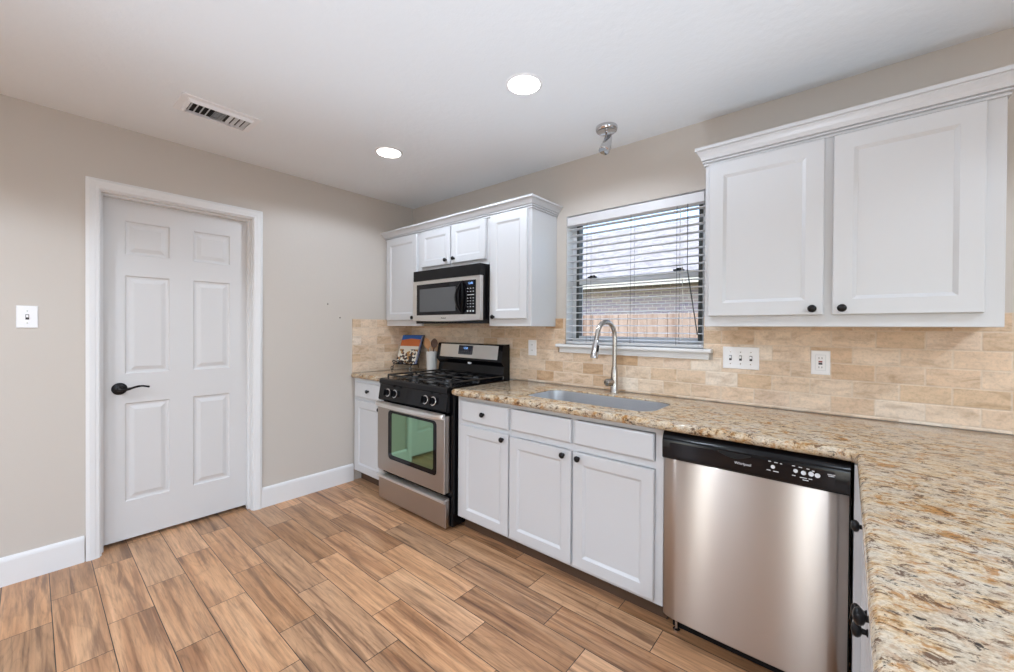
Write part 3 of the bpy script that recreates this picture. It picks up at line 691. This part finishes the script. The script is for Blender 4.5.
for x in (DX0+.04, DX1-.04):
    bm = B(); lathe(bm, [(0, 0), (.015, 0), (.015, .006), (.006, .010), (.006, .075), (0, .075)], Matrix.Translation((x, -.572, 0)), 12); obj('levelling_foot', bm, 'chrome', d_, True)
bm = B(); box(bm, DX0+.02, DX1-.02, -.556, -.546, .004, .080); obj('toe_panel', bm, 'blackmat', d_)

# ================================================================== WINDOW BLIND
wb = thing('window_blind', 'white horizontal-slat blind hanging open in the window above the sink', 'blind', ((WX0+WX1)/2, .03, 1.19))
bx0, bx1 = WX0+.004, WX1-.004
bm = B(); box(bm, bx0, bx1, -.004, .052, 1.985, 2.042, .003); obj('headrail', bm, 'blind', wb)
bm = B(); z = 1.962; ZS = []
while z > 1.222: ZS.append(z); z -= .0435
for z in ZS:
    prism(bm, [(.002, z+.0005), (.027, z+.0035), (.052, z+.0005), (.052, z-.0022), (.027, z+.0008), (.002, z-.0022)], lambda u, v_, w_: Vector((w_, u, v_)), bx0+.002, bx1-.002)
obj('slats', bm, 'blind', wb)
bm = B(); box(bm, bx0+.002, bx1-.002, .004, .050, 1.1885, 1.206, .003); obj('bottom_rail', bm, 'blind', wb)
for x in (1.865, 2.165, 2.435):
    for y in (-.002, .055): bm = B(); tube(bm, [(x, y, 1.20), (x, y, 1.985)], .0011, 5); obj('ladder_cord', bm, 'wand', wb)
for x in (1.895, 2.460): bm = B(); tube(bm, [(x, .027, 1.20), (x, .027, 1.985)], .0011, 5); obj('lift_cord', bm, 'cord', wb)
bm = B(); tube(bm, smooth_path([(2.455, -.006, 1.98), (2.462, -.012, 1.7), (2.478, -.014, 1.45), (2.49, -.012, 1.40), (2.492, -.012, 1.36)]), .0012, 5)
obj('lift_cord', bm, 'cord', wb)
bm = B(); tube(bm, [(2.495, -.010, 1.985), (2.497, -.014, 1.62)], .0022, 6); tube(bm, [(2.497, -.014, 1.62), (2.552, -.014, 1.26)], .0034, 6); obj('tilt_wand', bm, 'wand', wb)

# ================================================================== CEILING ITEMS
def downlight(label, x, y):
    r = thing('recessed_light', label, 'ceiling light', (x, y, ZC), 'recessed ceiling lights')
    bm = B(); prf = [(.072, -.002), (.074, -.005), (.083, -.004), (.087, -.001), (.087, 0), (.072, 0)]
    N = 40; R = [[bm.verts.new((x+a*math.cos(2*math.pi*i/N), y+a*math.sin(2*math.pi*i/N), ZC+h)) for i in range(N)] for a, h in prf]
    for a, b in zip(R, R[1:]+R[:1]):
        for i in range(N): bm.faces.new((a[i], a[(i+1) % N], b[(i+1) % N], b[i]))
    obj('trim_ring', bm, 'white', r, True)
    bm = B(); lathe(bm, [(0, -.004), (.04, -.0035), (.0715, -.002), (.0715, 0), (0, 0)], Matrix.Translation((x, y, ZC)), 40); obj('lens', bm, 'lens', r, True)
    l = light('recessed_lamp', 'SPOT', (0, 0, -.02), SPOT, (.735, .85, 1), spot_size=math.radians(CONE), spot_blend=.25, shadow_soft_size=.06)
    l.rotation_euler = (0, 0, 0); l.parent = r
    return r
SPOT = 28; CONE = 161
downlight('round recessed ceiling light that is nearest the spotlight above the window', 2.021, -.882)
downlight('round recessed ceiling light in front of the microwave cabinets', .904, -.864)
SPOT = 52; CONE = 146
for x, y in ((1.15, -3.0), (2.06, -3.0), (3.3, -3.0), (4.6, -.95), (4.6, -3.0), (2.06, -4.8), (4.6, -4.8)): downlight('round recessed ceiling light behind the photographer', x, y)
# spotlight above the sink
sl = thing('ceiling_spotlight', 'small chrome ceiling spotlight with one bulb above the window', 'spotlight', (2.135, -.275, ZC))
bm = B(); lathe(bm, [(0, 0), (.059, 0), (.060, -.012), (.057, -.022), (.052, -.026), (.048, -.022), (.022, -.017), (0, -.016)], Matrix.Translation((2.135, -.275, ZC)), 32); obj('canopy', bm, 'chrome', sl, True)
bm = B(); tube(bm, [(2.135, -.275, ZC-.014), (2.135, -.275, ZC-.05), (2.128, -.280, ZC-.065)], .006, 10); obj('stem', bm, 'chrome', sl, True)
dd = Vector((-.10, -.42, -.90)).normalized(); hp_ = Vector((2.148, -.262, ZC-.048))
bm = B(); lathe(bm, [(0, 0), (.012, 0), (.018, .015), (.026, .050), (.030, .085), (.031, .105), (.027, .110), (0, .104)], Matrix.Translation(hp_) @ frame_from(dd), 24); obj('bulb', bm, 'chrome', sl, True)
# ceiling register
vt = thing('ceiling_vent', 'white metal air register with louvres in the ceiling near the door', 'vent', (.612, -1.71, ZC))
vx0, vx1, vy0, vy1 = .507, .718, -1.885, -1.542
bm = B(); F = down(ZC)
prism(bm, [(vx0, vy0), (vx1, vy0), (vx1, vy1), (vx0, vy1)], F, 0, .004)
o_ = [(vx0+.028, vy0+.028), (vx1-.028, vy0+.028), (vx1-.028, vy1-.028), (vx0+.028, vy1-.028)]
i_ = offset_poly(o_, .012)
ring_loft(bm, [[F(u, v_, .004) for u, v_ in o_], [F(u, v_, .020) for u, v_ in offset_poly(o_, .006)], [F(u, v_, .020) for u, v_ in i_], [F(u, v_, .0045) for u, v_ in i_]], cap0=False, cap1=False)
obj('frame', bm, 'white', vt)
bm = B(); prism(bm, i_, F, .0041, .0046); obj('duct_opening', bm, 'void', vt)
bm = B()
for k in range(11):
    y = vy0+.05+(vy1-vy0-.1)*k/10
    if k in (4, 5, 6): continue
    t = B(); box(t, vx0+.041, vx1-.041, -.008, .008, -.0008, .0008); merge(bm, t, 0, Matrix.Translation((0, y, ZC-.012)) @ Matrix.Rotation(math.radians(48 if k < 5 else -48), 4, 'X'))
for k in range(8):
    x = vx0+.048+(vx1-vx0-.096)*k/7
    t = B(); box(t, -.007, .007, vy0+.145, vy1-.145, -.0006, .0006); merge(bm, t, 0, Matrix.Translation((x, 0, ZC-.012)) @ Matrix.Rotation(math.radians(40), 4, 'Y'))
obj('louvres', bm, 'vinyl', vt)

# ================================================================== SWITCHES AND OUTLETS
def plate_obj(name, label, cat, F, u, v_, w_, h):
    o = F(u, v_, 0); r = thing(name, label, cat, tuple(o))
    bm = B(); panel(bm, F, u-w_/2, u+w_/2, v_-h/2, v_+h/2, [(0, 0), (0, .003), (.003, .006), (.004, .006)]); obj('cover_plate', bm, 'white', r); return r
def toggle(r, F, u, v_):
    bm = B(); panel(bm, F, u-.006, u+.006, v_-.013, v_+.013, [(0, .006), (0, .0066), (.001, .0066)]); obj('toggle_slot', bm, 'ink', r)
    bm = B(); prism(bm, [(u-.004, v_-.002), (u+.004, v_-.002), (u+.004, v_+.010), (u-.004, v_+.010)], F, .006, .016); obj('toggle', bm, 'white', r)
    for q in (-.030, .030):
        bm = B(); prism(bm, [(u+.003*math.cos(k*math.pi/5), v_+q+.003*math.sin(k*math.pi/5)) for k in range(10)], F, .006, .0072); obj('screw', bm, 'nickel', r)
F = east(.0); r = plate_obj('light_switch', 'single white light switch on the painted wall beside the door', 'light switch', F, -2.371, 1.331, .072, .113); toggle(r, F, -2.371, 1.331)
F = south(-.0106); r = plate_obj('light_switch', 'triple white light switch plate on the tile backsplash beside the window sill', 'light switch', F, 2.760, 1.145, .163, .113)
for u in (2.714, 2.760, 2.806): toggle(r, F, u, 1.145)
r = plate_obj('wall_outlet', 'white outlet with dark test buttons on the tile under the large cabinet', 'outlet', F, 3.083, 1.141, .071, .111)
bm = B(); panel(bm, F, 3.083-.017, 3.083+.017, 1.141-.034, 1.141+.034, [(0, .006), (0, .008), (.001, .008)]); fc = obj('receptacle', bm, 'white', r)
bm = B(); prism(bm, rrect(3.083-.0195, 3.083+.0195, 1.141-.0365, 1.141+.0365, .003, 2), F, .006, .0066); obj('receptacle_gap', bm, 'vinyl', r)
bm = B(); box(bm, 3.083-.007, 3.083+.007, -.0205, -.0186, 1.141-.009, 1.141-.001); obj('test_button', bm, 'ink', fc)
bm = B(); box(bm, 3.083-.007, 3.083+.007, -.0205, -.0186, 1.141+.001, 1.141+.008); obj('reset_button', bm, 'red', fc)
bm = B()
for s in (-1, 1):
    for q in (-.0055, .0055): box(bm, 3.083+q-.001, 3.083+q+.001, -.0190, -.0186, 1.141+s*.021-.004, 1.141+s*.021+.004)
obj('slots', bm, 'ink', fc)
r = plate_obj('wall_outlet', 'white double outlet on the tile between the range and the window', 'outlet', F, 1.434, 1.150, .071, .111)
for q in (-.020, .020):
    bm = B(); prism(bm, rrect(1.434-.014, 1.434+.014, 1.150+q-.013, 1.150+q+.013, .006, 3), F, .006, .0075); fc = obj('receptacle', bm, 'white', r)
    bm = B()
    for u in (-.0055, .0055): box(bm, 1.434+u-.001, 1.434+u+.001, -.0185, -.0180, 1.150+q-.002, 1.150+q+.006)
    obj('slots', bm, 'ink', fc)
# two leftover screw anchors in the painted wall
for y, z, lab in ((-.826, 1.474, 'tiny dark nail hole mark on the painted wall, upper of two'), (-.724, 1.367, 'tiny dark nail hole mark on the painted wall, lower of two')):
    bm = B(); lathe(bm, [(0, 0), (.006, 0), (.005, .002), (0, .003)], Matrix.Translation((0, y, z)) @ frame_from((1, 0, 0)), 12); tag(obj('wall_anchor', bm, 'nickel'), lab, 'wall anchor', 'wall anchors')

# ================================================================== COUNTER CLUTTER
# cookbook stand : wire easel with scrolled foot, built in its own frame (x across, -y front)
RZ = math.radians(12); SO = (.140, -.175, CT)
st = thing('cookbook_stand', 'dark wrought wire cookbook easel on the corner countertop', 'book stand', SO, rot=(0, 0, RZ))
lean = math.radians(21)
def L(u, d_, h): return Vector((u, d_*1.0+h*math.sin(lean), .055+h*math.cos(lean)))
bm = B(); W_ = .118
tube(bm, [L(-W_, .012, 0), L(-W_, .012, .275), L(W_, .012, .275), L(W_, .012, 0), L(-W_, .012, 0)], .0035, 6)
for u in (-.05, 0, .05): tube(bm, [L(u, .012, 0), L(u, .012, .275)], .0028, 6)
obj('back_frame', bm, 'iron', st)
bm = B()
tube(bm, [(-.112, -.045, .055), (.112, -.045, .055)], .0038, 6); tube(bm, [(-.112, .012, .053), (.112, .012, .053)], .0038, 6)
for u in (-.11, -.055, 0, .055, .11): tube(bm, [(u, .012, .053), (u, -.045, .055)], .003, 6)
for u0 in (-.10, -.05, 0, .05, .10):
    for s in (-1, 1):
        tube(bm, [(u0+s*(.022-.022*t_/12)*math.cos(t_*.5)+0, -.048, .070+(.022-.022*t_/14)*math.sin(t_*.5)) for t_ in range(13)], .0026, 6)
obj('ledge', bm, 'iron', st)
for s in (-1, 1):
    bm = B(); pts = [(s*.095, .03, .056), (s*.098, -.02, .056), (s*.100, -.05, .045), (s*.102, -.062, .018), (s*.104, -.066, .005)]
    pts += [(s*(.104+.016*math.sin(a)*(1-a/14)), -.066, .020-.0165*math.cos(a)*(1-a/14)) for a in [k*.55 for k in range(0, 12)]]
    tube(bm, smooth_path(pts, 3), .0035, 6); obj('scroll_foot', bm, 'iron', st)
bm = B(); tube(bm, [L(0, .012, .22), (0, .17, .004)], .0035, 6); obj('rear_strut', bm, 'iron', st)
# the book on it
bk = thing('cookbook', 'cookbook with blue and orange cover leaning on the wire easel', 'book', SO, rot=(0, 0, RZ))
BW, BH = .112, .270
def LB(u, h, d_): return L(u, -d_+.006, h+.005)
bm = B(); prism(bm, [(-BW+.004, .003), (BW-.004, .003), (BW-.004, BH-.003), (-BW+.004, BH-.003)], LB, .003, .019); obj('pages', bm, 'page', bk)
bm = B(); prism(bm, [(-BW, 0), (BW, 0), (BW, BH), (-BW, BH)], LB, .0005, .003); prism(bm, [(-BW, 0), (-BW+.003, 0), (-BW+.003, BH), (-BW, BH)], LB, .003, .019)
prism(bm, [(-BW, 0), (BW, 0), (BW, BH), (-BW, BH)], LB, .019, .0215); cvr = obj('cover', bm, 'blue', bk)
bm = B(); prism(bm, [(-BW+.001, .165), (BW-.001, .165), (BW-.001, .230), (0, .238), (-BW+.001, .222)], LB, .0215, .0221); obj('title_band', bm, 'orange', cvr)
bm = B(); prism(bm, [(-BW+.001, .001), (BW-.001, .001), (BW-.001, .165), (-BW+.001, .165)], LB, .0215, .0222); cph = obj('cover_photo', bm, 'cover', cvr)
bm = B(); prism(bm, [(-BW+.001, .135), (BW-.001, .135), (BW-.001, .165), (-BW+.001, .165)], LB, .0222, .0226); obj('white_strip', bm, 'page', cvr)
# crock and spoons
kx, ky = .438, -.125
cr = thing('utensil_crock', 'white ceramic crock holding wooden spoons beside the range', 'crock', (kx, ky, CT))
bm = B(); lathe(bm, [(0, 0), (.040, 0), (.043, .004), (.047, .168), (.049, .175), (.048, .179), (.044, .179), (.042, .171), (.038, .010), (0, .008)], Matrix.Translation((kx, ky, CT)), 32); obj('pot', bm, 'ceramic', cr, True)
def spoon(label, a, b, wd, ln, mat_, nm='wooden_spoon', cat='spoon'):
    A, Bv = Vector(a), Vector(b); d_ = (Bv-A).normalized()
    o = thing(nm, label, cat, tuple(A), 'wooden utensils in the crock')
    bm = B(); tube(bm, [A, Bv], .0055, 8); obj('handle', bm, mat_, o, True)
    side = Vector((.85, .52, 0)); side = (side-d_*side.dot(d_)).normalized(); nn = d_.cross(side); rings = []
    for k in range(11):
        t = k/10; wv = max(wd*math.sin(math.pi*min(1, t*.94+.06))**.6, .003); c_ = Bv+d_*(ln*t-.004)
        dep = .35*wv*math.sin(math.pi*t)
        rings.append([c_+side*wv*math.cos(q)+nn*(.004*math.sin(q)+dep*(math.cos(q)**2-1)*-1*0.5) for q in [2*math.pi*i/14 for i in range(14)]])
    bm = B(); ring_loft(bm, rings); obj('bowl', bm, mat_, o, True)
spoon('pale wooden spoon leaning to one side in the white crock', (kx+.008, ky-.004, CT+.012), (kx-.034, ky-.014, CT+.205), .030, .095, 'wood1')
spoon('pale wooden spatula standing behind the other spoons in the crock', (kx-.012, ky+.01, CT+.012), (kx-.008, ky+.026, CT+.20), .024, .085, 'wood1', 'wooden_spatula', 'spatula')
spoon('dark brown wooden spoon with round head in the white crock', (kx-.006, ky, CT+.013), (kx+.020, ky+.006, CT+.215), .032, .080, 'wood2')

# ================================================================== OUTDOORS
bm = B(); box(bm, -9, 12, .2, 16, -.25, -.15); o = obj('ground_outside', bm, 'lawn'); struct(o)
fe = thing('wooden_fence', 'tan board fence across the yard outside the window', 'fence', (1, 3.2, -.15))
bm = B(); x = -4.5
while x < 6: box(bm, x, x+.138, 3.2, 3.22, -.15, 1.50+rnd.uniform(-.006, .006), .003, 1); x += .142
obj('boards', bm, 'fence', fe)
bm = B()
for z in (.1, .7, 1.25): box(bm, -4.5, 6, 3.221, 3.26, z, z+.09)
obj('rails', bm, 'fence', fe)
nh = thing('neighbour_house', 'neighbouring brick house with pale shingle roof behind the fence', 'house', (0, 7, -.15))
bm = B(); box(bm, -8, 9, 7.0, 7.2, -.15, 2.38); obj('brick_wall', bm, 'brick', nh)
bm = B(); prism(bm, [(6.45, 2.40), (6.45, 2.44), (10.5, 4.62), (14.5, 2.44), (14.5, 2.40)], lambda u, v_, w_: Vector((w_, u, v_)), -8.4, 9.4); obj('roof', bm, 'shingle', nh)
bm = B(); box(bm, -8.4, 9.4, 6.40, 6.449, 2.26, 2.47); box(bm, -8.4, 9.4, 6.449, 7.0, 2.35, 2.38); obj('fascia', bm, 'fascia', nh)
